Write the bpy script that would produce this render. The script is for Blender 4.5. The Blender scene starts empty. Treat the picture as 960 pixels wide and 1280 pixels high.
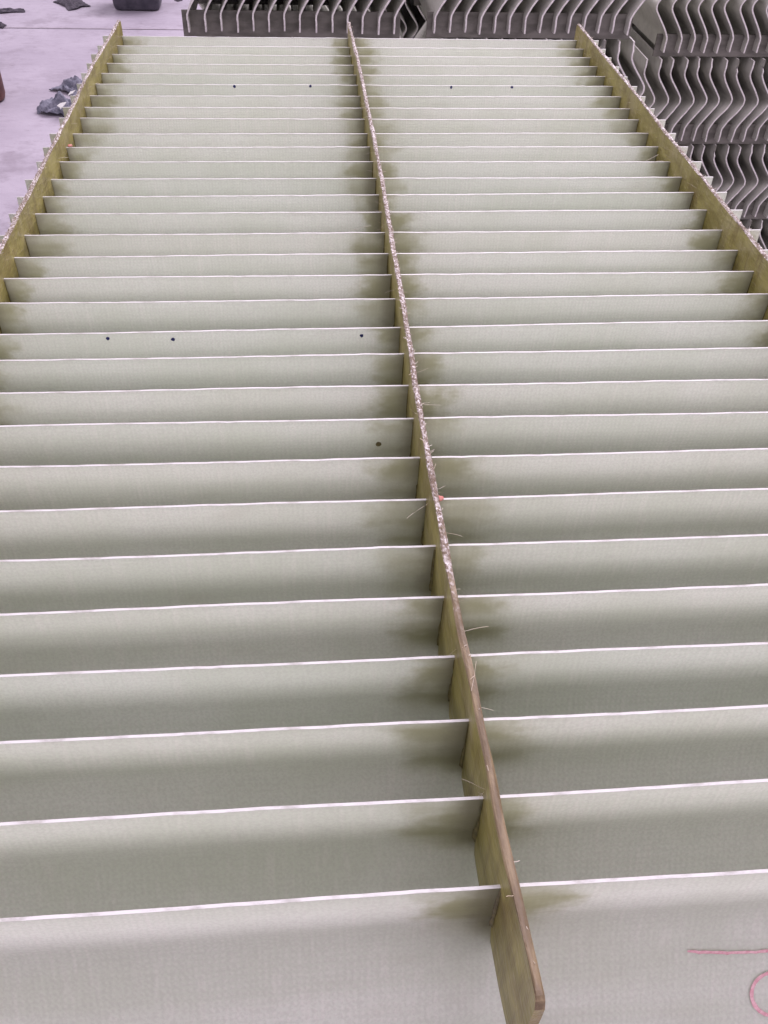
import bpy, bmesh, math, random
from mathutils import Vector, Matrix, noise

# ------------------------------------------------------------------ scene, camera, light
S = 0.04            # metres for one vane spacing (the unit of the layout below)
FLOOR = -30.35       # floor level in spacings below the vane tops of the front pack
scene = bpy.context.scene
col = scene.collection
random.seed(7)

def P(x, y, z):
    return Vector((x * S, y * S, (z - FLOOR) * S))

cam_d = bpy.data.cameras.new('camera')
cam = bpy.data.objects.new('camera', cam_d)
col.objects.link(cam)
CF = Vector((0.07675237, 0.72983561, -0.67930042))
CR = Vector((0.99656554, -0.07739541, 0.02944624))
CU = Vector((0.03108382, 0.67922745, 0.7332693))
CC = Vector((-1.758669, -34.047169, 9.103247))
FPX = 1119.45
m = Matrix((CR, CU, -CF)).transposed().to_4x4()
m.translation = P(*CC)
cam.matrix_world = m
cam_d.sensor_fit = 'VERTICAL'
cam_d.sensor_height = 36.0
cam_d.lens = FPX / 1280 * 36.0
cam_d.clip_start = 0.02
cam_d.clip_end = 200
scene.camera = cam

world = bpy.data.worlds.new('World')
scene.world = world
world.use_nodes = True
bg = world.node_tree.nodes['Background']
bg.inputs['Color'].default_value = (0.96, 0.83, 1.0, 1)
bg.inputs['Strength'].default_value = 0.52

def area(name, loc, target, size, power, color):
    d = bpy.data.lights.new(name, 'AREA')
    d.shape = 'RECTANGLE'
    d.size, d.size_y = size
    d.energy = power
    d.color = color
    o = bpy.data.objects.new(name, d)
    col.objects.link(o)
    o.location = loc
    o.rotation_euler = (Vector(target) - Vector(loc)).to_track_quat('-Z', 'Y').to_euler()
    return o

# daylight of the workshop: a wide bright opening high up beyond the stacks, a second one in the left wall
area('back_daylight', (1.8, 6.5, 5.2), (0.0, -0.4, 1.2), (5.0, 3.0), 500, (0.98, 0.88, 1.0))
area('overhead_fill', (0.5, -0.6, 5.6), (0.3, -0.6, 0.0), (4.0, 4.0), 150, (0.97, 0.83, 1.0))  # added overhead fill that lifts the vane slopes, no known opening
area('front_fill', (2.4, -5.2, 2.3), (0.2, -0.4, 1.2), (4.5, 2.6), 85, (0.98, 0.82, 1.0))  # added weak fill from the camera side, brightens the stored pack ends
area('side_doorway', (-6.0, 3.0, 3.2), (-1.0, 3.0, 0.0), (5.0, 3.0), 60, (0.96, 0.84, 1.0))

scene.view_settings.view_transform = 'Standard'
scene.view_settings.look = 'None'
scene.view_settings.gamma = 1.0
scene.view_settings.exposure = 0.33
scene.cycles.max_bounces = 8
scene.cycles.diffuse_bounces = 4
scene.view_settings.use_curve_mapping = False

# ------------------------------------------------------------------ material helpers
def new_mat(name):
    mt = bpy.data.materials.new(name)
    mt.use_nodes = True
    nt = mt.node_tree
    nt.nodes.clear()
    out = nt.nodes.new('ShaderNodeOutputMaterial')
    return mt, nt, out

def N(nt, typ, **kw):
    n = nt.nodes.new(typ)
    for k, v in kw.items():
        if k.startswith('i_'):
            n.inputs[k[2:].replace('_', ' ')].default_value = v
        else:
            setattr(n, k, v)
    return n

def Lk(nt, a, b):
    nt.links.new(a, b)

def math_n(nt, op, a, b=None, c=None, clamp=False):
    n = nt.nodes.new('ShaderNodeMath')
    n.operation = op
    n.use_clamp = clamp
    for i, v in enumerate((a, b, c)):
        if v is None:
            continue
        if isinstance(v, (int, float)):
            n.inputs[i].default_value = v
        else:
            Lk(nt, v, n.inputs[i])
    return n.outputs[0]

def mapr(nt, v, a, b, c=0.0, d=1.0, smooth=True):
    n = nt.nodes.new('ShaderNodeMapRange')
    n.interpolation_type = 'SMOOTHSTEP' if smooth else 'LINEAR'
    Lk(nt, v, n.inputs['Value'])
    n.inputs['From Min'].default_value = a
    n.inputs['From Max'].default_value = b
    n.inputs['To Min'].default_value = c
    n.inputs['To Max'].default_value = d
    return n.outputs['Result']

def mix_col(nt, fac, a, b, blend='MIX'):
    n = nt.nodes.new('ShaderNodeMix')
    n.data_type = 'RGBA'
    n.blend_type = blend
    for sock, v in ((n.inputs[0], fac), (n.inputs[6], a), (n.inputs[7], b)):
        if isinstance(v, (int, float)):
            sock.default_value = v
        elif isinstance(v, tuple):
            sock.default_value = (*v, 1)
        else:
            Lk(nt, v, sock)
    return n.outputs[2]

def noise_n(nt, vec, scale, detail=3, rough=0.55, stretch=None):
    if stretch:
        mp = N(nt, 'ShaderNodeMapping')
        mp.inputs['Scale'].default_value = stretch
        Lk(nt, vec, mp.inputs['Vector'])
        vec = mp.outputs[0]
    n = N(nt, 'ShaderNodeTexNoise')
    n.inputs['Scale'].default_value = scale
    n.inputs['Detail'].default_value = detail
    n.inputs['Roughness'].default_value = rough
    Lk(nt, vec, n.inputs['Vector'])
    return n.outputs['Fac']

def bump_n(nt, h, dist, strength=1.0):
    b = N(nt, 'ShaderNodeBump')
    b.inputs['Distance'].default_value = dist
    b.inputs['Strength'].default_value = strength
    Lk(nt, h, b.inputs['Height'])
    return b.outputs[0]

# ------------------------------------------------------------------ materials
def mat_vane():
    mt, nt, out = new_mat('pale_fibreglass')
    tc = N(nt, 'ShaderNodeTexCoord')
    oi = N(nt, 'ShaderNodeObjectInfo')
    rnd = oi.outputs['Random']
    off = N(nt, 'ShaderNodeCombineXYZ')
    Lk(nt, math_n(nt, 'MULTIPLY', rnd, 37.0), off.inputs[1])
    va = N(nt, 'ShaderNodeVectorMath', operation='ADD')
    Lk(nt, tc.outputs['Object'], va.inputs[0]); Lk(nt, off.outputs[0], va.inputs[1])
    v = va.outputs[0]
    sx = N(nt, 'ShaderNodeSeparateXYZ'); Lk(nt, tc.outputs['Object'], sx.inputs[0])
    x, z = sx.outputs[0], sx.outputs[2]
    # laminate: long pultrusion streaks, upright strands, fine cloth speckle
    streak = noise_n(nt, v, 30, 2, 0.6, (0.06, 1, 1.4))
    strand = noise_n(nt, v, 90, 1, 0.6, (3.4, 1, 0.30))
    fine = noise_n(nt, v, 650, 1, 0.7)
    blot = noise_n(nt, v, 12, 2, 0.6)
    # weave of the cloth under the gel coat
    wv = []
    for direc in ('X', 'Z'):
        w = N(nt, 'ShaderNodeTexWave', wave_type='BANDS', bands_direction=direc)
        w.inputs['Scale'].default_value = 105
        w.inputs['Distortion'].default_value = 2.5
        w.inputs['Detail'].default_value = 1
        w.inputs['Detail Scale'].default_value = 0.5
        Lk(nt, v, w.inputs['Vector'])
        wv.append(w.outputs['Fac'])
    weave = math_n(nt, 'MULTIPLY', wv[0], wv[1])
    c = mix_col(nt, mapr(nt, streak, 0.33, 0.68), (0.695, 0.75, 0.66), (0.79, 0.835, 0.77))
    c = mix_col(nt, mapr(nt, blot, 0.35, 0.7, 0, 0.4), c, (0.65, 0.71, 0.585))
    c = mix_col(nt, mapr(nt, strand, 0.52, 0.75, 0, 0.35), c, (0.86, 0.86, 0.81))
    c = mix_col(nt, math_n(nt, 'MULTIPLY', weave, mapr(nt, blot, 0.62, 0.35, 0.15, 0.48)), c, (0.88, 0.87, 0.84))
    c = mix_col(nt, mapr(nt, fine, 0.42, 0.62, 0, 0.30), c, (0.52, 0.53, 0.48))
    scuff = noise_n(nt, v, 16, 3, 0.75, (0.35, 1, 1))
    c = mix_col(nt, mapr(nt, scuff, 0.60, 0.78, 0, 0.30), c, (0.48, 0.47, 0.38))
    tone = mix_col(nt, rnd, (0.955, 0.96, 0.935), (1.0, 0.985, 0.965))
    c = mix_col(nt, 1.0, c, tone, 'MULTIPLY')
    # brushed resin round the three slots
    d = None
    for bx in (-7.96, 0.0, 7.96):
        a = math_n(nt, 'ABSOLUTE', math_n(nt, 'SUBTRACT', x, bx * S))
        d = a if d is None else math_n(nt, 'MINIMUM', d, a)
    sn = noise_n(nt, v, 46, 3, 0.7, (0.75, 1, 1.2))
    sn2 = blot
    reach = math_n(nt, 'MULTIPLY_ADD', sn2, 0.043, 0.004)
    reach = math_n(nt, 'MULTIPLY_ADD', rnd, 0.010, reach)
    dd = math_n(nt, 'DIVIDE', math_n(nt, 'ADD', d, math_n(nt, 'MULTIPLY_ADD', sn, 0.052, -0.026)), reach)
    mx = mapr(nt, dd, 1.18, 0.40)
    zz = math_n(nt, 'MULTIPLY_ADD', sn, 0.022, z)
    mz = math_n(nt, 'MULTIPLY', mapr(nt, zz, -0.036, -0.020), mapr(nt, zz, 0.020, 0.000, 0.25, 1.0))
    stain = math_n(nt, 'MULTIPLY', mx, mz)
    br = streak
    stain = math_n(nt, 'MULTIPLY', stain, mapr(nt, br, 0.30, 0.62, 0.35, 1.0))
    rc = mix_col(nt, sn2, (0.35, 0.36, 0.12), (0.20, 0.20, 0.052))
    c = mix_col(nt, math_n(nt, 'MULTIPLY', stain, 0.90), c, rc)
    # thick resin run into the corner itself
    corner = math_n(nt, 'MULTIPLY', mapr(nt, math_n(nt, 'MULTIPLY_ADD', sn, 0.020, d), 0.024, 0.011), mapr(nt, z, -0.046, -0.036))
    c = mix_col(nt, math_n(nt, 'MULTIPLY', corner, 0.75), c, (0.16, 0.145, 0.05))
    p = N(nt, 'ShaderNodeBsdfPrincipled')
    Lk(nt, c, p.inputs['Base Color'])
    p.inputs['Roughness'].default_value = 0.48
    p.inputs['Specular IOR Level'].default_value = 0.35
    Lk(nt, bump_n(nt, math_n(nt, 'ADD', math_n(nt, 'MULTIPLY', weave, 0.5), strand), 0.0006, 0.5), p.inputs['Normal'])
    t = N(nt, 'ShaderNodeBsdfTranslucent')
    Lk(nt, mix_col(nt, 0.55, c, (0.93, 0.945, 0.90)), t.inputs['Color'])
    ms = N(nt, 'ShaderNodeMixShader'); ms.inputs[0].default_value = 0.58
    Lk(nt, p.outputs[0], ms.inputs[1]); Lk(nt, t.outputs[0], ms.inputs[2])
    Lk(nt, ms.outputs[0], out.inputs[0])
    return mt

def mat_simple(name, c1, c2, scale, rough=0.6, bump=0.0, stretch=None, spec=0.3, lo=0.35, hi=0.65, metal=0.0):
    mt, nt, out = new_mat(name)
    tc = N(nt, 'ShaderNodeTexCoord')
    n = noise_n(nt, tc.outputs['Object'], scale, 5, 0.6, stretch)
    c = mix_col(nt, mapr(nt, n, lo, hi), c1, c2)
    p = N(nt, 'ShaderNodeBsdfPrincipled')
    Lk(nt, c, p.inputs['Base Color'])
    p.inputs['Roughness'].default_value = rough
    p.inputs['Specular IOR Level'].default_value = spec
    p.inputs['Metallic'].default_value = metal
    if bump:
        Lk(nt, bump_n(nt, n, bump), p.inputs['Normal'])
    Lk(nt, p.outputs[0], out.inputs[0])
    return mt

def mat_bar_side():
    mt, nt, out = new_mat('amber_resin_laminate')
    tc = N(nt, 'ShaderNodeTexCoord'); v = tc.outputs['Object']
    a = noise_n(nt, v, 60, 4, 0.65, (1, 0.30, 1))
    b = noise_n(nt, v, 24, 4, 0.65)
    f = noise_n(nt, v, 420, 2, 0.6, (1, 0.25, 1))
    c = mix_col(nt, mapr(nt, a, 0.35, 0.66), (0.225, 0.195, 0.052), (0.37, 0.335, 0.11))
    c = mix_col(nt, mapr(nt, b, 0.48, 0.7, 0, 0.6), c, (0.40, 0.36, 0.20))
    c = mix_col(nt, mapr(nt, b, 0.46, 0.3, 0, 0.6), c, (0.20, 0.15, 0.06))
    c = mix_col(nt, mapr(nt, f, 0.58, 0.72, 0, 0.45), c, (0.50, 0.44, 0.28))
    run = noise_n(nt, v, 30, 4, 0.7, (1, 2.2, 0.35))
    c = mix_col(nt, mapr(nt, run, 0.50, 0.68, 0, 0.55), c, (0.16, 0.115, 0.045))
    gou = noise_n(nt, v, 55, 5, 0.8)
    c = mix_col(nt, mapr(nt, gou, 0.66, 0.74, 0, 0.7), c, (0.58, 0.53, 0.44))
    p = N(nt, 'ShaderNodeBsdfPrincipled')
    Lk(nt, c, p.inputs['Base Color'])
    p.inputs['Roughness'].default_value = 0.38
    p.inputs['Specular IOR Level'].default_value = 0.45
    Lk(nt, bump_n(nt, math_n(nt, 'ADD', a, f), 0.0012, 0.6), p.inputs['Normal'])
    Lk(nt, p.outputs[0], out.inputs[0])
    return mt

def mat_bar_top():
    # sawn edge: bundles of broken glass fibre standing out of darker resin
    mt, nt, out = new_mat('sawn_fibre_edge')
    tc = N(nt, 'ShaderNodeTexCoord'); v = tc.outputs['Object']
    vo = N(nt, 'ShaderNodeTexVoronoi'); vo.inputs['Scale'].default_value = 900
    mp = N(nt, 'ShaderNodeMapping'); mp.inputs['Scale'].default_value = (1.0, 0.55, 1.0)
    Lk(nt, v, mp.inputs['Vector']); Lk(nt, mp.outputs[0], vo.inputs['Vector'])
    sp = N(nt, 'ShaderNodeSeparateXYZ'); Lk(nt, vo.outputs['Color'], sp.inputs[0])
    n = noise_n(nt, v, 70, 3, 0.6)
    k = math_n(nt, 'ADD', sp.outputs[0], math_n(nt, 'MULTIPLY_ADD', n, 1.2, -0.6))
    sy = N(nt, 'ShaderNodeSeparateXYZ'); Lk(nt, v, sy.inputs[0])
    # the near end of the sawn edge is sealed with resin, the rest left raw
    raw = mapr(nt, math_n(nt, 'MULTIPLY_ADD', n, 0.25, sy.outputs[1]), -0.36, -0.27)
    c1 = mix_col(nt, mapr(nt, k, 0.45, 1.05), (0.17, 0.125, 0.085), (0.56, 0.53, 0.50))
    k2 = noise_n(nt, v, 260, 3, 0.6, (1, 0.15, 1))
    c2 = mix_col(nt, mapr(nt, k2, 0.35, 0.68), (0.12, 0.085, 0.04), (0.23, 0.175, 0.09))
    c = mix_col(nt, raw, c2, c1)
    p = N(nt, 'ShaderNodeBsdfPrincipled')
    Lk(nt, c, p.inputs['Base Color'])
    p.inputs['Roughness'].default_value = 0.42
    p.inputs['Specular IOR Level'].default_value = 0.5
    Lk(nt, bump_n(nt, math_n(nt, 'MULTIPLY', k, mapr(nt, raw, 0, 1, 0.25, 1.0)), 0.0006, 0.8), p.inputs['Normal'])
    Lk(nt, p.outputs[0], out.inputs[0])
    return mt

def mat_store_vane():
    mt, nt, out = new_mat('shaded_grey_laminate')
    tc = N(nt, 'ShaderNodeTexCoord'); v = tc.outputs['Object']
    a = noise_n(nt, v, 26, 4, 0.6)
    b = noise_n(nt, v, 190, 3, 0.6)
    c = mix_col(nt, mapr(nt, a, 0.3, 0.7), (0.455, 0.46, 0.40), (0.55, 0.555, 0.485))  # shade of the backlit stacks put into a darker grey than the front vanes
    c = mix_col(nt, mapr(nt, b, 0.45, 0.7, 0, 0.4), c, (0.60, 0.60, 0.54))
    p = N(nt, 'ShaderNodeBsdfPrincipled')
    Lk(nt, c, p.inputs['Base Color'])
    p.inputs['Roughness'].default_value = 0.6
    Lk(nt, bump_n(nt, b, 0.0008, 0.5), p.inputs['Normal'])
    Lk(nt, p.outputs[0], out.inputs[0])
    return mt

def mat_floor():
    mt, nt, out = new_mat('smooth_concrete')
    tc = N(nt, 'ShaderNodeTexCoord'); v = tc.outputs['Object']
    a = noise_n(nt, v, 1.3, 5, 0.6)
    b = noise_n(nt, v, 7, 5, 0.65, (1, 2.2, 1))
    f = noise_n(nt, v, 60, 4, 0.7)
    c = mix_col(nt, mapr(nt, a, 0.35, 0.65), (0.32, 0.29, 0.335), (0.39, 0.36, 0.405))
    c = mix_col(nt, mapr(nt, b, 0.50, 0.75, 0, 0.55), c, (0.25, 0.22, 0.255))
    c = mix_col(nt, mapr(nt, f, 0.60, 0.75, 0, 0.35), c, (0.23, 0.20, 0.235))
    g = noise_n(nt, v, 3.2, 6, 0.75)
    c = mix_col(nt, mapr(nt, g, 0.48, 0.66, 0, 0.6), c, (0.22, 0.19, 0.22))
    h2 = noise_n(nt, v, 18, 5, 0.8, (1, 1.8, 1))
    c = mix_col(nt, mapr(nt, h2, 0.55, 0.70, 0, 0.7), c, (0.20, 0.17, 0.20))
    p = N(nt, 'ShaderNodeBsdfPrincipled')
    Lk(nt, c, p.inputs['Base Color'])
    Lk(nt, mapr(nt, b, 0.3, 0.7, 0.35, 0.6), p.inputs['Roughness'])
    Lk(nt, bump_n(nt, f, 0.002, 0.4), p.inputs['Normal'])
    Lk(nt, p.outputs[0], out.inputs[0])
    return mt

M = {
    'vane': mat_vane(),
    'edge': mat_simple('white_cut_edge', (0.36, 0.36, 0.32), (0.58, 0.59, 0.56), 160, 0.5, 0.0006, (0.4, 1, 1), lo=0.3, hi=0.55),
    'bar': mat_bar_side(),
    'top': mat_bar_top(),
    'bead': mat_simple('dark_resin', (0.10, 0.085, 0.03), (0.17, 0.145, 0.055), 150, 0.5, 0.001, spec=0.5),
    'fibre': mat_simple('glass_fibre', (0.60, 0.57, 0.48), (0.48, 0.41, 0.29), 90, 0.4, spec=0.5),
    'blue': mat_simple('blue_ink', (0.012, 0.016, 0.07), (0.03, 0.035, 0.13), 900, 0.5),
    'red': mat_simple('faded_red_ink', (0.58, 0.37, 0.38), (0.46, 0.23, 0.25), 500, 0.5),
    'redblob': mat_simple('red_paint', (0.50, 0.15, 0.12), (0.58, 0.28, 0.23), 300, 0.5),
    'svane': mat_store_vane(),
    'sedge': mat_simple('grey_cut_edge', (0.50, 0.485, 0.45), (0.70, 0.68, 0.64), 120, 0.6, 0.0006),
    'sbar': mat_simple('dirty_brown_laminate', (0.10, 0.098, 0.08), (0.165, 0.16, 0.135), 45, 0.6, 0.001, (0.4, 1, 1)),
    'floor': mat_floor(),
    'joint': mat_simple('dark_joint', (0.25, 0.22, 0.24), (0.36, 0.32, 0.35), 20, 0.9),
    'bin': mat_simple('charcoal_plastic', (0.045, 0.043, 0.055), (0.075, 0.07, 0.085), 30, 0.45, 0.001),
    'rag': mat_simple('blue_grey_rag', (0.10, 0.105, 0.135), (0.21, 0.21, 0.25), 40, 0.9, 0.002),
    'black': mat_simple('black_rubber', (0.03, 0.028, 0.035), (0.075, 0.065, 0.08), 60, 0.6, 0.001),
    'rust': mat_simple('red_brown_paint', (0.075, 0.03, 0.026), (0.13, 0.052, 0.044), 22, 0.5, 0.001),
    'steel': mat_simple('grey_painted_steel', (0.16, 0.17, 0.18), (0.24, 0.25, 0.26), 20, 0.45, 0.0005),
    'wood': mat_simple('rough_timber', (0.30, 0.21, 0.13), (0.45, 0.34, 0.22), 30, 0.8, 0.001, (0.15, 1, 1)),
}

# ------------------------------------------------------------------ object helpers
def link(name, mesh, mats, parent=None, loc=None):
    o = bpy.data.objects.new(name, mesh)
    col.objects.link(o)
    if mats is not None:
        for k in mats:
            mesh.materials.append(M[k])
    if parent:
        o.parent = parent
    if loc is not None:
        o.location = loc
    return o

def tag(o, label=None, cat=None, group=None, kind=None):
    if label: o['label'] = label
    if cat: o['category'] = cat
    if group: o['group'] = group
    if kind: o['kind'] = kind
    return o

def empty(name, loc):
    o = bpy.data.objects.new(name, None)
    o.empty_display_size = 0.05
    col.objects.link(o)
    o.location = loc
    return o

def pydata(name, v, f, mi=None, smooth=None):
    me = bpy.data.meshes.new(name)
    me.from_pydata(v, [], f)
    if mi is not None:
        me.polygons.foreach_set('material_index', mi)
    if smooth:
        me.polygons.foreach_set('use_smooth', [True] * len(f))
        me.set_sharp_from_angle(angle=math.radians(smooth))
    me.update()
    return me

def box_bm(bm, lo, hi, bevel=0.0):
    r = bmesh.ops.create_cube(bm, size=1.0)
    for vv in r['verts']:
        vv.co = Vector([(lo[i] + hi[i]) / 2 + vv.co[i] * (hi[i] - lo[i]) for i in range(3)])
    if bevel:
        es = list({e for vv in r['verts'] for e in vv.link_edges})
        bmesh.ops.bevel(bm, geom=es, offset=bevel, segments=2, affect='EDGES')

def bm_mesh(name, bm, smooth=None):
    me = bpy.data.meshes.new(name)
    bm.normal_update()
    bm.to_mesh(me)
    bm.free()
    if smooth:
        me.polygons.foreach_set('use_smooth', [True] * len(me.polygons))
        me.set_sharp_from_angle(angle=math.radians(smooth))
    return me

# ------------------------------------------------------------------ wave profile of a vane
def profile(n=3):
    """(offset, height) down a vane of height 6: straight lip, bulge of 1.2, straight foot."""
    ctrl = [(0, 0), (0, -0.55), (0, -1.0), (-0.34, -1.62), (-0.80, -2.26), (-1.16, -2.78), (-1.22, -3.05),
            (-1.16, -3.32), (-0.80, -3.82), (-0.34, -4.42), (0, -5.0), (0, -5.5), (0, -6)]
    pts = []
    for i in range(len(ctrl) - 1):
        p0 = ctrl[max(i - 1, 0)]; p1 = ctrl[i]; p2 = ctrl[i + 1]; p3 = ctrl[min(i + 2, len(ctrl) - 1)]
        for j in range(n):
            t = j / n
            q = []
            for a in (0, 1):
                q.append(0.5 * (2 * p1[a] + (p2[a] - p0[a]) * t + (2 * p0[a] - 5 * p1[a] + 4 * p2[a] - p3[a]) * t * t
                                + (3 * p1[a] - p0[a] - 3 * p2[a] + p3[a]) * t ** 3))
            pts.append(tuple(q))
    pts.append(ctrl[-1])
    return pts

def normals(pts):
    ns = []
    for i in range(len(pts)):
        a = pts[max(i - 1, 0)]; b = pts[min(i + 1, len(pts) - 1)]
        dx, dz = b[0] - a[0], b[1] - a[1]
        l = math.hypot(dx, dz)
        ns.append((dz / l, -dx / l))
    return ns

def sheet_mesh(name, pts, ts, th, along, mats_edge=1, wob=None, endcut=None):
    """Solid sheet: profile pts swept over the parameters ts. along(o, h, t) -> Vector."""
    ns = normals(pts)
    np_, nt_ = len(pts), len(ts)
    v, f, mi = [], [], []
    for side in (1, -1):
        for i, t in enumerate(ts):
            for j, (o, h) in enumerate(pts):
                w = wob(t, h) if wob else 0.0
                tt = t
                if endcut and i == 0:
                    tt = t + endcut(h)
                v.append(along(o + ns[j][0] * th / 2 * side + w, h + ns[j][1] * th / 2 * side, tt))
    idx = lambda s, i, j: s * np_ * nt_ + i * np_ + j
    for s in (0, 1):
        for i in range(nt_ - 1):
            for j in range(np_ - 1):
                q = [idx(s, i, j), idx(s, i + 1, j), idx(s, i + 1, j + 1), idx(s, i, j + 1)]
                f.append(q if s == 0 else q[::-1]); mi.append(0)
    for i in range(nt_ - 1):
        for j in (0, np_ - 1):
            q = [idx(0, i, j), idx(1, i, j), idx(1, i + 1, j), idx(0, i + 1, j)]
            f.append(q if j == 0 else q[::-1]); mi.append(mats_edge)
    for j in range(np_ - 1):
        for i in (0, nt_ - 1):
            q = [idx(0, i, j), idx(0, i, j + 1), idx(1, i, j + 1), idx(1, i, j)]
            f.append(q if i == 0 else q[::-1]); mi.append(mats_edge)
    me = bpy.data.meshes.new(name)
    me.from_pydata(v, [], f)
    bm = bmesh.new(); bm.from_mesh(me)
    bmesh.ops.recalc_face_normals(bm, faces=bm.faces)
    bm.to_mesh(me); bm.free()
    me.polygons.foreach_set('material_index', mi)
    me.polygons.foreach_set('use_smooth', [True] * len(f))
    me.set_sharp_from_angle(angle=math.radians(40))
    me.update()
    return me

# ------------------------------------------------------------------ the setting
fl = pydata('floor', [(-30, -30, 0), (30, -30, 0), (30, 40, 0), (-30, 40, 0)], [(0, 1, 2, 3)])
floor = tag(link('floor', fl, ['floor']), kind='structure')

def floor_px(x, y):
    """Point of the floor under a pixel of the photograph (in spacings)."""
    d = CF + CR * ((x - 480) / FPX) + CU * ((640 - y) / FPX)
    t = (FLOOR - CC.z) / d.z
    return CC + d * t

a = floor_px(120, 38); b = floor_px(300, 38)
jm = pydata('floor_joint', [(-12, b.y * S - 0.006, 0.004), (6, b.y * S - 0.006, 0.004), (6, b.y * S + 0.006, 0.004), (-12, b.y * S + 0.006, 0.004)], [(0, 1, 2, 3)])
tag(link('floor_joint', jm, ['joint'], floor))

# ------------------------------------------------------------------ the front pack
VY = [-0.055, -1.11, -2.061, -3.025, -4.003, -4.979, -5.974, -6.987, -7.882, -8.989, -9.961, -10.955, -12.011, -12.987,
      -13.942, -15.018, -16.032, -16.978, -17.968, -19.054, -19.99, -21.009, -21.971, -23.006, -24.004, -25.024, -26.005,
      -27.017, -27.975, -28.987, -30.019]
VS = [0.0, 0.006, 0.0023, 0.0022, 0.0, 0.0025, 0.009, 0.0017, -0.0015, 0.0066, 0.0029, -0.0018, 0.0027, 0.0072, 0.001,
      0.0007, 0.0032, -0.0026, -0.001, 0.0056, -0.0018, -0.0037, -0.0069, -0.0049, -0.0032, -0.0006, -0.0007, 0.0009,
      -0.0026, -0.0017, -0.0012]
pack = empty('vane_pack', P(0, -15, -6))
tag(pack, 'large pale fibreglass vane pack filling the foreground, three olive bars on top', 'vane pack')
BASE = P(0, -15, -6)
VT = 0.038
prof = profile(3)
vmesh = []
for q in range(5):
    ph = [random.uniform(0, 6.28) for _ in range(3)]
    am = random.uniform(0.012, 0.022)
    wob = lambda t, h, ph=ph, am=am: am * (math.sin(t * 0.9 + ph[0]) * 0.6 + 0.5 * math.sin(t * 0.37 + ph[1])) * (1 + 0.1 * h)
    ts = [-8.5 + i * (8.76 + 8.5) / 110 for i in range(111)]
    me = sheet_mesh('vane', prof, ts, VT, lambda o, h, t, q=q: Vector((t * S, o * S, (h + (0.010 * noise.noise(Vector((t * 1.9, q * 7.0, 0))) + 0.012 * noise.noise(Vector((t * 9, q * 7.0, 4))) * (noise.noise(Vector((t * 0.8, q * 3.0, 8))) > 0.1) if h > -0.1 else 0)) * S)), wob=wob)
    me.materials.append(M['vane']); me.materials.append(M['edge'])
    vmesh.append(me)
vanes = []
for k in range(31):
    o = bpy.data.objects.new('vane', vmesh[k % 5])
    col.objects.link(o)
    o.parent = pack
    o.location = P(random.uniform(-0.04, 0.04), VY[k], 0) - BASE
    o.rotation_euler = (random.uniform(-0.006, 0.006), 0, VS[k])
    vanes.append(o)
vanes[30]['label'] = 'frontmost vane with red pen marks'

def lerp_tab(tab, y):
    for (y0, x0), (y1, x1) in zip(tab, tab[1:]):
        if y <= y0 and y >= y1:
            t = (y - y0) / (y1 - y0)
            t = t * t * (3 - 2 * t)
            return x0 + (x1 - x0) * t
    return tab[-1][1] if y < tab[-1][0] else tab[0][1]

BARS = {
    'l': [(1, -7.86), (-0.3, -7.86), (-5, -7.98), (-10, -7.95), (-16, -7.95), (-31, -7.96)],
    'c': [(1, -0.06), (-0.3, -0.05), (-6, 0.03), (-12, 0.07), (-18, 0.04), (-23, -0.01), (-26, 0.0), (-29, 0.06), (-32, 0.14)],
    'r': [(1, 8.06), (-0.3, 8.05), (-6, 8.03), (-11, 7.96), (-17, 7.91), (-31, 7.95)],
}
BT, BH, BD = 0.095, 0.465, 1.16

def bar_mesh(key, y_far, y_near, seed):
    rng = random.Random(seed)
    n = int((y_far - y_near) * S / 0.0016)
    v, f, mi = [], [], []
    sec = [(-1, -BD, 0), (-1, -0.5, 0), (-1, 0.1, 0), (-1, BH - 0.02, 0.3), (-0.72, BH, 1), (-0.25, BH + 0.005, 1), (0.25, BH + 0.005, 1), (0.72, BH, 1),
           (1, BH - 0.02, 0.3), (1, 0.1, 0), (1, -0.5, 0), (1, -BD, 0)]
    ns = len(sec)
    for i in range(n + 1):
        y = y_far + (y_near - y_far) * i / n
        x0 = lerp_tab(BARS[key], y)
        e = min(y_far - y, y - y_near)
        rawf = 0.15 + 0.85 * min(1, max(0, (y + 26.0) / 1.5))
        for (sx, z, j) in sec:
            if e < 0.14:                         # rounded end corners
                r = 0.14
                dz = r - math.sqrt(max(r * r - (r - e) ** 2, 0))
                z = min(z, BH - dz) if z > 0 else max(z, -BD + dz)
            wv = noise.noise(Vector((sx * 3 + seed, y * 1.1, z * 0.8))) * 0.022
            edge = noise.noise(Vector((sx * 5, y * 9, seed))) * 0.02
            xx = x0 + sx * BT / 2 + wv + (rng.uniform(-0.005, 0.005) + edge * 0.3) * j * rawf
            zz = z + (rng.uniform(-0.010, 0.010) + edge * 0.5) * j * rawf
            v.append(P(xx, y, zz) - BASE)
    for i in range(n):
        for j in range(ns):
            j2 = (j + 1) % ns
            f.append((i * ns + j, i * ns + j2, (i + 1) * ns + j2, (i + 1) * ns + j))
            mi.append(1 if 3 <= j <= 7 else 0)
    f.append(tuple(range(ns))[::-1]); mi.append(0)
    f.append(tuple(n * ns + j for j in range(ns))); mi.append(0)
    me = pydata('support_bar', v, f, mi)
    bm = bmesh.new(); bm.from_mesh(me)
    bmesh.ops.recalc_face_normals(bm, faces=bm.faces)
    bm.to_mesh(me); bm.free()
    return me

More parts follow.
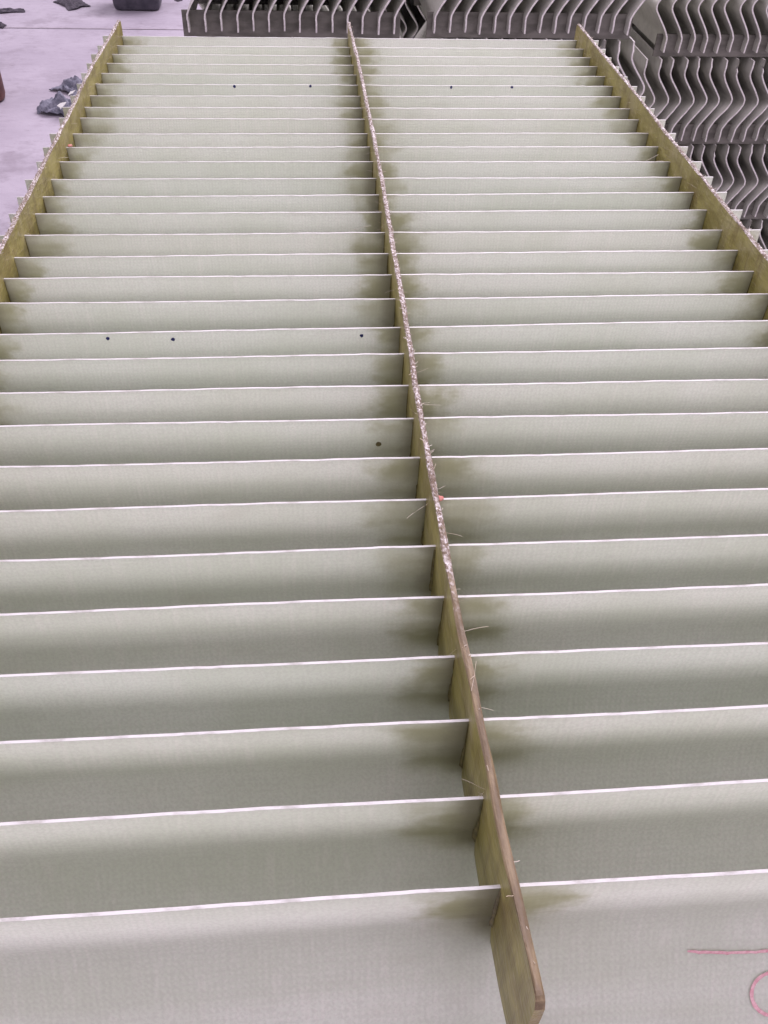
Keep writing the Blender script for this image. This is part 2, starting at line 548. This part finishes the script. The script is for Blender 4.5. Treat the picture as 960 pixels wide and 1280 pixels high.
def fibre_tube(v, f, pts, r):
    base = len(v)
    for i, p in enumerate(pts):
        d = (pts[min(i + 1, len(pts) - 1)] - pts[max(i - 1, 0)]).normalized()
        u = d.orthogonal().normalized(); w = d.cross(u)
        for k in range(3):
            an = 2.094 * k
            v.append(p + (u * math.cos(an) + w * math.sin(an)) * r)
    for i in range(len(pts) - 1):
        for k in range(3):
            a_ = base + i * 3 + k; b_ = base + i * 3 + (k + 1) % 3
            f.append((a_, b_, b_ + 3, a_ + 3))

def strand(v, f, p, d, length, r, rng, curl=0.5):
    pts = [p]
    d = d.normalized()
    for i in range(4):
        d = (d + Vector((rng.uniform(-1, 1), rng.uniform(-1, 1), rng.uniform(-1, 1))) * curl * 0.5).normalized()
        pts.append(pts[-1] + d * length / 4)
    fibre_tube(v, f, pts, r)

# beads of resin in the corner between bar and vane: a few shared shapes
bead_meshes = []
for q in range(6):
    rng = random.Random(40 + q)
    v, f = [], []
    nz = 7
    for i in range(nz + 1):
        z = -0.06 - 0.98 * i / nz
        r = (0.022 + 0.018 * i / nz) * rng.uniform(0.6, 1.25)
        for k in range(5):
            an = math.pi / 2 * k / 4
            rr = r * rng.uniform(0.85, 1.15)
            v.append(Vector(((1 - math.sin(an)) * rr, -(1 - math.cos(an)) * rr, z)) * S)
        v.append(Vector((-0.03, 0.02, z)) * S)
    for i in range(nz):
        for k in range(6):
            k2 = (k + 1) % 6
            f.append((i * 6 + k, i * 6 + k2, i * 6 + 6 + k2, i * 6 + 6 + k))
    f.append(tuple(range(6))[::-1]); f.append(tuple(nz * 6 + k for k in range(6)))
    bead_meshes.append(pydata('resin_bead', v, f, None, 60))
    bead_meshes[-1].materials.append(M['bead'])

for key, yf, yn, lab in (('l', 0.15, -31.1, 'left olive bar with sawn fibre edge'), ('c', 0.2, -31.3, 'middle olive bar, its resin end overhanging the front vane'),
                         ('r', 0.3, -31.1, 'right olive bar with sawn fibre edge')):
    me = bar_mesh(key, yf, yn, {'l': 3, 'c': 11, 'r': 23}[key])
    bo = link('support_bar', me, ['bar', 'top'], pack)
    bo['label'] = lab
    rng = random.Random(key)
    # beads
    for k in range(31):
        y = VY[k]
        x0 = lerp_tab(BARS[key], y)
        for sd in ((-1, 1) if key == 'c' else ((1,) if key == 'l' else (-1,))):
            b_ = bpy.data.objects.new('resin_bead', bead_meshes[rng.randrange(6)])
            col.objects.link(b_)
            b_.parent = bo
            xx = x0 + sd * (BT / 2 - 0.004)
            yy = y + VS[k] * x0 - VT / 2 + 0.004
            b_.location = P(xx, yy, 0) - BASE
            b_.scale = (sd * rng.uniform(0.7, 1.2), rng.uniform(0.8, 1.3), rng.uniform(0.85, 1.0))
    # broken fibres standing from the sawn edge and hanging at the slots
    v, f = [], []
    for i in range(340):
        y = rng.uniform(yn, yf)
        if key == 'c' and y < -25.5 and rng.random() < 0.75:
            continue
        x = lerp_tab(BARS[key], y) + rng.uniform(-0.5, 0.5) * BT
        strand(v, f, P(x, y, BH - 0.005) - BASE, Vector((rng.uniform(-1, 1), rng.uniform(-1.4, 1.4), rng.uniform(0.05, 0.7))),
               rng.uniform(0.04, 0.11) * S, 0.00018, rng)
    for i in range(60):
        k = rng.randrange(31)
        sd = rng.choice((-1, 1))
        x = lerp_tab(BARS[key], VY[k]) + sd * BT * 0.5
        strand(v, f, P(x, VY[k] + rng.uniform(-0.1, 0.1), rng.uniform(-0.05, 0.3)) - BASE,
               Vector((sd * rng.uniform(0.3, 1.2), rng.uniform(-0.8, 0.5), rng.uniform(-0.3, 0.7))), rng.uniform(0.08, 0.30) * S, 0.00009, rng, 0.25)
    fm = pydata('frayed_fibre', v, f)
    tag(link('frayed_fibre', fm, ['fibre'], bo), kind='stuff')

# a few long straight loose strands lying at the slots of the middle bar
v, f = [], []
rng = random.Random(77)
for (a_, b_) in (((-0.42, -24.55, 0.12), (-0.06, -24.1, 0.12)), ((0.02, -27.0, 0.47), (0.42, -26.85, 0.36)), ((0.0, -27.9, 0.48), (0.14, -27.5, 0.5)),
                 ((0.1, -22.0, 0.3), (0.42, -21.9, 0.25)), ((7.2, -11.1, 0.06), (7.65, -10.8, 0.12)),
                 ((7.25, -11.15, 0.03), (7.7, -10.95, 0.05)), ((-0.75, -14.98, 0.04), (-0.3, -14.95, 0.12)), ((0.05, -13.2, 0.45), (0.18, -12.5, 0.6))):
    p0, p1 = P(*a_) - BASE, P(*b_) - BASE
    strand(v, f, p0, p1 - p0, (p1 - p0).length, 0.00010, rng, 0.18)
tag(link('loose_fibre', pydata('loose_fibre', v, f), ['fibre'], pack), kind='stuff')

# ------------------------------------------------------------------ pen marks
def px_ray(x, y):
    return CF + CR * ((x - 480) / FPX) + CU * ((640 - y) / FPX)

def prof_at(h):
    for (o0, h0), (o1, h1) in zip(prof, prof[1:]):
        if h <= h0 and h >= h1:
            return o0 + (o1 - o0) * (h - h0) / (h1 - h0)
    return 0

def on_vane(x, y, k):
    """Point where the pixel's ray meets the front face of vane k (spacings)."""
    d = px_ray(x, y)
    t0 = (0.0 - CC.z) / d.z
    best = None
    for i in range(1600):
        t = t0 + i * 0.0025
        p = CC + d * t
        if p.y >= VY[k] + VS[k] * p.x + prof_at(p.z) - VT / 2:
            best = p
            break
    return best

def ink_dot(x, y, k, r, mat, name='pen_dot'):
    p = on_vane(x, y, k)
    if p is None:
        return
    rng = random.Random(int(x * 7 + y))
    v = [Vector((0, 0, 0))] + [Vector((math.cos(a_ * 0.628) * rng.uniform(0.8, 1.2), 0, math.sin(a_ * 0.628) * rng.uniform(0.8, 1.2))) * r * S for a_ in range(10)]
    vv = v + [q + Vector((0, 0.0006, 0)) for q in v[1:]]
    f = [(0, 1 + i, 1 + (i + 1) % 10) for i in range(10)] + [(1 + i, 11 + i, 11 + (i + 1) % 10, 1 + (i + 1) % 10) for i in range(10)]
    me = pydata(name, vv, f)
    o = link(name, me, [mat], vanes[k])
    w = P(p.x, p.y - 0.018, p.z)
    o.location = w - (BASE + vanes[k].location)

for (x, y, k) in ((135, 421.5, 19), (216.5, 423, 19), (452, 419, 19), (293, 106.8 + 1, 5), (388, 107.6, 5), (564, 109, 5), (640, 109, 5)):
    ink_dot(x, y, k, 0.034 if k == 19 else 0.042, 'blue')
ink_dot(473, 555, 22, 0.045, 'bead', 'resin_spot')

def stroke(pix, k, width, mat):
    pts = [on_vane(x, y, k) for x, y in pix]
    pts = [p for p in pts if p is not None]
    rng = random.Random(5)
    v, f = [], []
    o0 = BASE + vanes[k].location
    for i, p in enumerate(pts):
        a_ = pts[max(i - 1, 0)]; b_ = pts[min(i + 1, len(pts) - 1)]
        d = (b_ - a_).normalized()
        nrm = Vector((0, -0.85, 0.53)) if p.z < -1.0 else Vector((0, -1, 0))
        s = d.cross(nrm).normalized() * width * (0.5 + 0.5 * math.sin(math.pi * min(1, (i + 1) / 5) / 2)) * rng.uniform(0.85, 1.1)
        q = p + nrm * 0.02
        v += [P(*(q - s)) - o0, P(*(q + s)) - o0]
        if i:
            j = 2 * i
            f.append((j - 2, j - 1, j + 1, j))
    link('pen_stroke', pydata('pen_stroke', v, f), [mat], vanes[k])

stroke([(858 + i * 5, 1186.5 + 2.2 * math.sin(i / 24 * 3.1) + (0.9 if i % 7 == 3 else 0) - 0.004 * i * i) for i in range(26)], 30, 0.019, 'red')
ring = []
for i in range(31):
    an = math.radians(70 + i * 220 / 30)
    ring.append((966 + 28 * math.cos(an), 1240 - 27 * math.sin(an)))
stroke(ring, 30, 0.024, 'red')

def blob(p, r, mat, parent, name, seed):
    rng = random.Random(seed)
    bm = bmesh.new()
    bmesh.ops.create_icosphere(bm, subdivisions=2, radius=r * S)
    for vv in bm.verts:
        vv.co *= rng.uniform(0.75, 1.2)
        vv.co.z *= 0.6
    me = bm_mesh(name, bm, 80)
    o = link(name, me, [mat], parent)
    o.location = P(*p) - BASE - (parent.location if parent is not pack else Vector((0, 0, 0)))
    return o
blob((0.14, VY[24] - 0.03, 0.03), 0.055, 'redblob', vanes[24], 'paint_dab', 3)
blob((-7.80, VY[10] - 0.03, 0.05), 0.06, 'redblob', vanes[10], 'paint_dab', 4)

# ------------------------------------------------------------------ workbench carrying the front pack
bench = empty('workbench', P(0, -15, FLOOR))
tag(bench, 'grey steel workbench hidden under the foreground vane pack', 'workbench')
top_h = 24.0 * S
bm = bmesh.new(); box_bm(bm, (-7.6 * S, -14.6 * S, top_h - 0.03), (7.6 * S, 14.6 * S, top_h), 0.004)
link('table_top', bm_mesh('table_top', bm), ['steel'], bench)
bm = bmesh.new(); box_bm(bm, (-0.025, -0.025, 0), (0.025, 0.025, top_h - 0.031), 0.003)
lm = bm_mesh('leg', bm); lm.materials.append(M['steel'])
for sx in (-1, 1):
    for sy in (-1, 1):
        o = link('leg', lm, None, bench); o.location = (sx * 6.8 * S, sy * 13.6 * S, 0)

# ------------------------------------------------------------------ stored packs
L_ = 17.3
sprof = [(-o, -h) for o, h in profile(2)]     # bulges to +x, measured upwards from its foot
smeshes = []
for q in range(5):
    rng = random.Random(90 + q)
    nz0 = rng.uniform(0, 50)
    notch = rng.choice((0, 0, 0.5, 0.9))
    def cut(h, nz0=nz0, notch=notch):
        c = 0.10 * noise.noise(Vector((h * 1.3, nz0, 0))) + 0.05 * noise.noise(Vector((h * 6, nz0, 3)))
        if notch and h > 6.0 - notch * 0.6:
            c += notch * 0.5
        return c
    wob = lambda t, h, nz0=nz0: 0.10 * noise.noise(Vector((t * 0.15, nz0, h * 0.3)))
    me = sheet_mesh('vane', sprof, [0, 0.25, 4, 8, 12, 17.3], 0.10, lambda o, h, t: Vector((o * S, t * S, h * S)), endcut=cut, wob=wob)
    me.materials.append(M['svane']); me.materials.append(M['sedge'])
    smeshes.append(me)

def store_bar_mesh(n, w, seed):
    v, f = [], []
    xs = [-0.45 + (n - 1 + 0.9) * i / 40 for i in range(41)]
    for x in xs:
        j = 0.03 * noise.noise(Vector((x * 1.7, seed, 0)))
        for (y, z) in ((-0.07, -0.465 + j), (0.07, -0.465 + j), (0.07, 1.05), (-0.07, 1.05 + j)):
            v.append(Vector((x, y, z)) * S)
    for i in range(40):
        for k in range(4):
            k2 = (k + 1) % 4
            f.append((i * 4 + k, i * 4 + k2, i * 4 + 4 + k2, i * 4 + 4 + k))
    f.append((3, 2, 1, 0)); f.append((160, 161, 162, 163))
    me = pydata('support_bar', v, f)
    bm = bmesh.new(); bm.from_mesh(me); bmesh.ops.recalc_face_normals(bm, faces=bm.faces); bm.to_mesh(me); bm.free()
    me.materials.append(M['sbar'])
    return me
sbars = [store_bar_mesh(14, 0, s) for s in (1, 5, 9)]

def store_pack(x, y, zbar, label, group, turned=False, yaw=0.0, sp=1.0, n=14, seed=0):
    """x: first vane on the left, y: plane of the near vane ends, zbar: underside of the bars."""
    rng = random.Random(seed)
    o = empty('vane_pack', P(x, y, zbar))
    if turned:
        o.location = P(x + (n - 1) * sp, y + L_, zbar)
        o.rotation_euler = (0, 0, math.pi + yaw)
    else:
        o.rotation_euler = (0, 0, yaw)
    tag(o, label, 'vane pack', group)
    for i in range(n):
        c = bpy.data.objects.new('vane', smeshes[rng.randrange(5)])
        col.objects.link(c); c.parent = o
        c.location = Vector((i * sp + rng.uniform(-0.05, 0.05), rng.uniform(-0.12, 0.12), 0.465 + rng.uniform(-0.06, 0.05))) * S
        c.rotation_euler = (0, rng.uniform(-0.008, 0.008), rng.uniform(-0.006, 0.006))
        if turned:   # ragged ends to both sides
            pass
    for j, yy in enumerate((0.78, L_ / 2, L_ - 0.78)):
        b_ = bpy.data.objects.new('support_bar', sbars[j])
        col.objects.link(b_); b_.parent = o
        b_.location = Vector((0, yy, 0.465)) * S
        b_.scale = (sp, 1, 1)
    return o

PITCH = 6.49
G = 'stored vane packs stacked behind'
def pallet(x0, x1, y0, y1, h, label):
    o = empty('timber_pallet', P((x0 + x1) / 2, (y0 + y1) / 2, FLOOR))
    tag(o, label, 'pallet', 'pallets under the back stacks')
    w, l, hh = (x1 - x0) * S, (y1 - y0) * S, h * S
    bm = bmesh.new(); box_bm(bm, (-w / 2, -0.045, hh - 0.022), (w / 2, 0.045, hh), 0.003)
    bd = bm_mesh('board', bm); bd.materials.append(M['wood'])
    nb = 6
    for i in range(nb):
        q = link('board', bd, None, o); q.location = (0, -l / 2 + 0.05 + (l - 0.1) * i / (nb - 1), 0)
    bm = bmesh.new(); box_bm(bm, (-0.04, -l / 2, 0), (0.04, l / 2, hh - 0.023), 0.003)
    be = bm_mesh('bearer', bm); be.materials.append(M['wood'])
    for sx in (-1, 0, 1):
        q = link('bearer', be, None, o); q.location = (sx * (w / 2 - 0.05), 0, 0)

ZT = -7.85
HP = (ZT - 3 * PITCH) - FLOOR
store_pack(-8.70, 28.6, ZT, 'grey vane pack at the back left, beside the bright floor', G, seed=1, sp=0.995)
store_pack(6.95, 29.3, ZT - 0.1, 'grey vane pack at the back centre behind the middle and right bars', G, seed=2, sp=0.985, yaw=0.0)
for i, nm in ((1, 'second pack from the top'), (2, 'third pack from the top'), (3, 'lowest pack')):
    store_pack(-8.5 + 0.2 * i, 28.9, ZT - PITCH * i, 'grey vane pack in the back left stack, ' + nm, G, seed=10 + i)
    store_pack(7.4 + 0.15 * i, 29.4, ZT - 0.1 - PITCH * i, 'grey vane pack in the back centre stack, ' + nm, G, seed=20 + i)
pallet(-9.2, 4.8, 29.2, 46, HP, 'timber pallet under the back left stack of vane packs')
pallet(7.2, 21.6, 29.8, 46.6, HP - 0.1, 'timber pallet under the back centre stack of vane packs')

ZR = FLOOR
store_pack(29.25, 36.4, ZR, 'lowest grey vane pack of the right stack, almost wholly in shadow', G, seed=31, sp=1.02)
store_pack(29.28, 36.2, ZR + PITCH, 'grey vane pack of the right stack, third from the top', G, seed=32, sp=1.02)
store_pack(24.0, 36.0, ZR + 2 * PITCH, 'grey vane pack of the right stack with chipped vane tops, second from the top', G, seed=33, sp=1.02)
store_pack(25.05, 36.0, ZR + 3 * PITCH, 'topmost grey vane pack of the right stack, its vanes bulging left', G, seed=34, turned=True, sp=1.03)

for sx, where in ((-10.6, 'left'), (4.7, 'centre'), (20.0, 'right')):  # rear row added to block light and darken the gaps between stacks
    for i in range(4):
        store_pack(sx, 55.0, FLOOR + i * PITCH, 'added gap-darkening vane pack, rear row behind back %s stack, %s' % (where, ('lowest', 'second from floor', 'third from floor', 'topmost')[i]), 'added vane packs of the rear row', seed=50 + i)

# ------------------------------------------------------------------ things lying on the floor at the left
def lathe(prof_, n=32):
    v, f = [], []
    for r, z in prof_:
        for k in range(n):
            a_ = 2 * math.pi * k / n
            v.append((r * math.cos(a_), r * math.sin(a_), z))
    for i in range(len(prof_) - 1):
        for k in range(n):
            k2 = (k + 1) % n
            f.append((i * n + k, i * n + k2, i * n + n + k2, i * n + n + k))
    f.append(tuple(range(n))[::-1]); f.append(tuple((len(prof_) - 1) * n + k for k in range(n)))
    return v, f

# dark plastic bin
p = floor_px(171, 14)
bin_o = empty('plastic_bin', P(p.x, p.y + 2.5, FLOOR))
tag(bin_o, 'charcoal plastic bin standing on the bright floor at the top left', 'bin')
def rr(w, d, r, z, n=6):
    pts = []
    for (cx, cy, a0) in ((w - r, d - r, 0), (-w + r, d - r, 90), (-w + r, -d + r, 180), (w - r, -d + r, 270)):
        for k in range(n + 1):
            a_ = math.radians(a0 + 90 * k / n)
            pts.append(Vector((cx + r * math.cos(a_), cy + r * math.sin(a_), z)))
    return pts
rings = [rr(0.118, 0.085, 0.03, 0.0), rr(0.138, 0.10, 0.035, 0.008), rr(0.145, 0.107, 0.04, 0.03), rr(0.160, 0.12, 0.04, 0.24), rr(0.154, 0.114, 0.04, 0.24), rr(0.132, 0.094, 0.03, 0.02)]
v = [q for r_ in rings for q in r_]; nr = len(rings[0]); f = []
for i in range(len(rings) - 1):
    for k in range(nr):
        k2 = (k + 1) % nr
        f.append((i * nr + k, i * nr + k2, i * nr + nr + k2, i * nr + nr + k))
f.append(tuple(range(nr))[::-1]); f.append(tuple((len(rings) - 1) * nr + k for k in range(nr)))
link('tub', pydata('tub', v, f, None, 40), ['bin'], bin_o)
outr, inr = rr(0.172, 0.132, 0.045, 0.232), rr(0.157, 0.117, 0.04, 0.232)
v = outr + [q + Vector((0, 0, 0.016)) for q in outr] + [q + Vector((0, 0, 0.016)) for q in inr] + inr
f = []
for i in range(4):
    for k in range(nr):
        k2 = (k + 1) % nr; i2 = (i + 1) % 4
        f.append((i * nr + k, i * nr + k2, i2 * nr + k2, i2 * nr + k))
link('rim', pydata('rim', v, f, None, 40), ['bin'], bin_o)

# red-brown gas cylinder cut by the left edge of the picture
p = floor_px(6, 127)
gc = empty('gas_cylinder', P(p.x - 2.7, p.y + 0.6, FLOOR))
tag(gc, 'red-brown steel cylinder standing on the floor at the left edge', 'cylinder')
v, f = lathe([(0.085, 0.0), (0.104, 0.008), (0.110, 0.03), (0.110, 0.62), (0.104, 0.67), (0.085, 0.71), (0.05, 0.735), (0.032, 0.745)])
link('body', pydata('body', v, f, None, 40), ['rust'], gc)
v, f = lathe([(0.018, 0.744), (0.018, 0.775), (0.026, 0.778), (0.026, 0.80), (0.012, 0.805)], 12)
link('valve', pydata('valve', v, f, None, 40), ['steel'], gc)

# crumpled rags
def rag(name, px, label, cat, size, height, mat, seed, group=None, stretch=1.0):
    p = floor_px(*px)
    n = 26
    v, f = [], []
    for lay in (0, 1):
        for i in range(n + 1):
            for j in range(n + 1):
                x = (i / n - 0.5) * 2; y = (j / n - 0.5) * 2
                rad = math.hypot(x, y)
                q = Vector((x * 1.6, y * 1.6, seed))
                fall = max(0.0, 1 - rad * 0.75)
                z = height * (fall * (0.75 + 0.8 * noise.noise(q * 1.3)) + 0.30 * abs(noise.noise(q * 2.7 + Vector((5, 2, 1)))))
                ex = 1 + 0.35 * noise.noise(Vector((x * 1.2, y * 1.2, seed + 9)))
                v.append(Vector((x * size * ex * stretch, y * size * ex, max(z, 0.001) + (0.004 if lay else 0.0))))
    w = n + 1
    for lay in (0, 1):
        for i in range(n):
            for j in range(n):
                b0 = lay * w * w
                q = (b0 + i * w + j, b0 + (i + 1) * w + j, b0 + (i + 1) * w + j + 1, b0 + i * w + j + 1)
                f.append(q if lay else q[::-1])
    rim = [(i, 0) for i in range(n)] + [(n, j) for j in range(n)] + [(n - i, n) for i in range(n)] + [(0, n - j) for j in range(n)]
    for a_, b_ in zip(rim, rim[1:] + rim[:1]):
        ia = a_[0] * w + a_[1]; ib = b_[0] * w + b_[1]
        f.append((ia, ib, w * w + ib, w * w + ia))
    o = link(name, pydata(name, v, f, None, 60), [mat], None, P(p.x, p.y, FLOOR))
    o.rotation_euler = (0, 0, seed)
    return tag(o, label, cat, group)
rag('crumpled_rag', (76, 138), 'larger blue-grey crumpled rag on the floor beside the left bar', 'rag', 0.092, 0.075, 'rag', 1.3)
rag('crumpled_rag', (93, 112), 'smaller dark crumpled rag on the floor, farther along the left bar', 'rag', 0.078, 0.065, 'rag', 4.1)
rag('rubber_offcut', (90, 6), 'black ragged rubber scrap on the floor left of the bin', 'scrap', 0.075, 0.03, 'black', 2.2, stretch=1.5)
rag('rubber_offcut', (10, 15), 'thin grey-black scrap on the floor in the top left corner', 'scrap', 0.035, 0.02, 'black', 0.25, stretch=2.6)
rag('rubber_offcut', (0, 34), 'small dark scrap cut by the left picture edge', 'scrap', 0.03, 0.03, 'black', 3.0)
rag('rubber_offcut', (223, 1), 'tiny dark scrap on the floor between bin and back left pack', 'scrap', 0.018, 0.02, 'black', 3.9)

def offcut(px, label, seed, size):
    p = floor_px(*px)
    rng = random.Random(seed)
    n = 9
    pts = []
    for k in range(n):
        a_ = 2 * math.pi * k / n
        r = size * rng.uniform(0.45, 1.25)
        pts.append(Vector((r * math.cos(a_) * 0.7, r * math.sin(a_) * 1.2, 0)))
    v = [q + Vector((0, 0, 0.055 + 0.3 * q.x)) for q in pts] + [q + Vector((0, 0, 0.058 + 0.3 * q.x)) for q in pts]
    f = [tuple(range(n))[::-1], tuple(range(n, 2 * n))] + [(k, (k + 1) % n, n + (k + 1) % n, n + k) for k in range(n)]
    o = link('laminate_offcut', pydata('laminate_offcut', v, f), ['edge'], None, P(p.x, p.y, FLOOR))
    tag(o, label, 'offcut')
offcut((80, 147), 'jagged pale laminate offcut lying on the larger rag', 3, 0.04)
offcut((92, 131), 'small pale laminate offcut between the two rags', 8, 0.026)
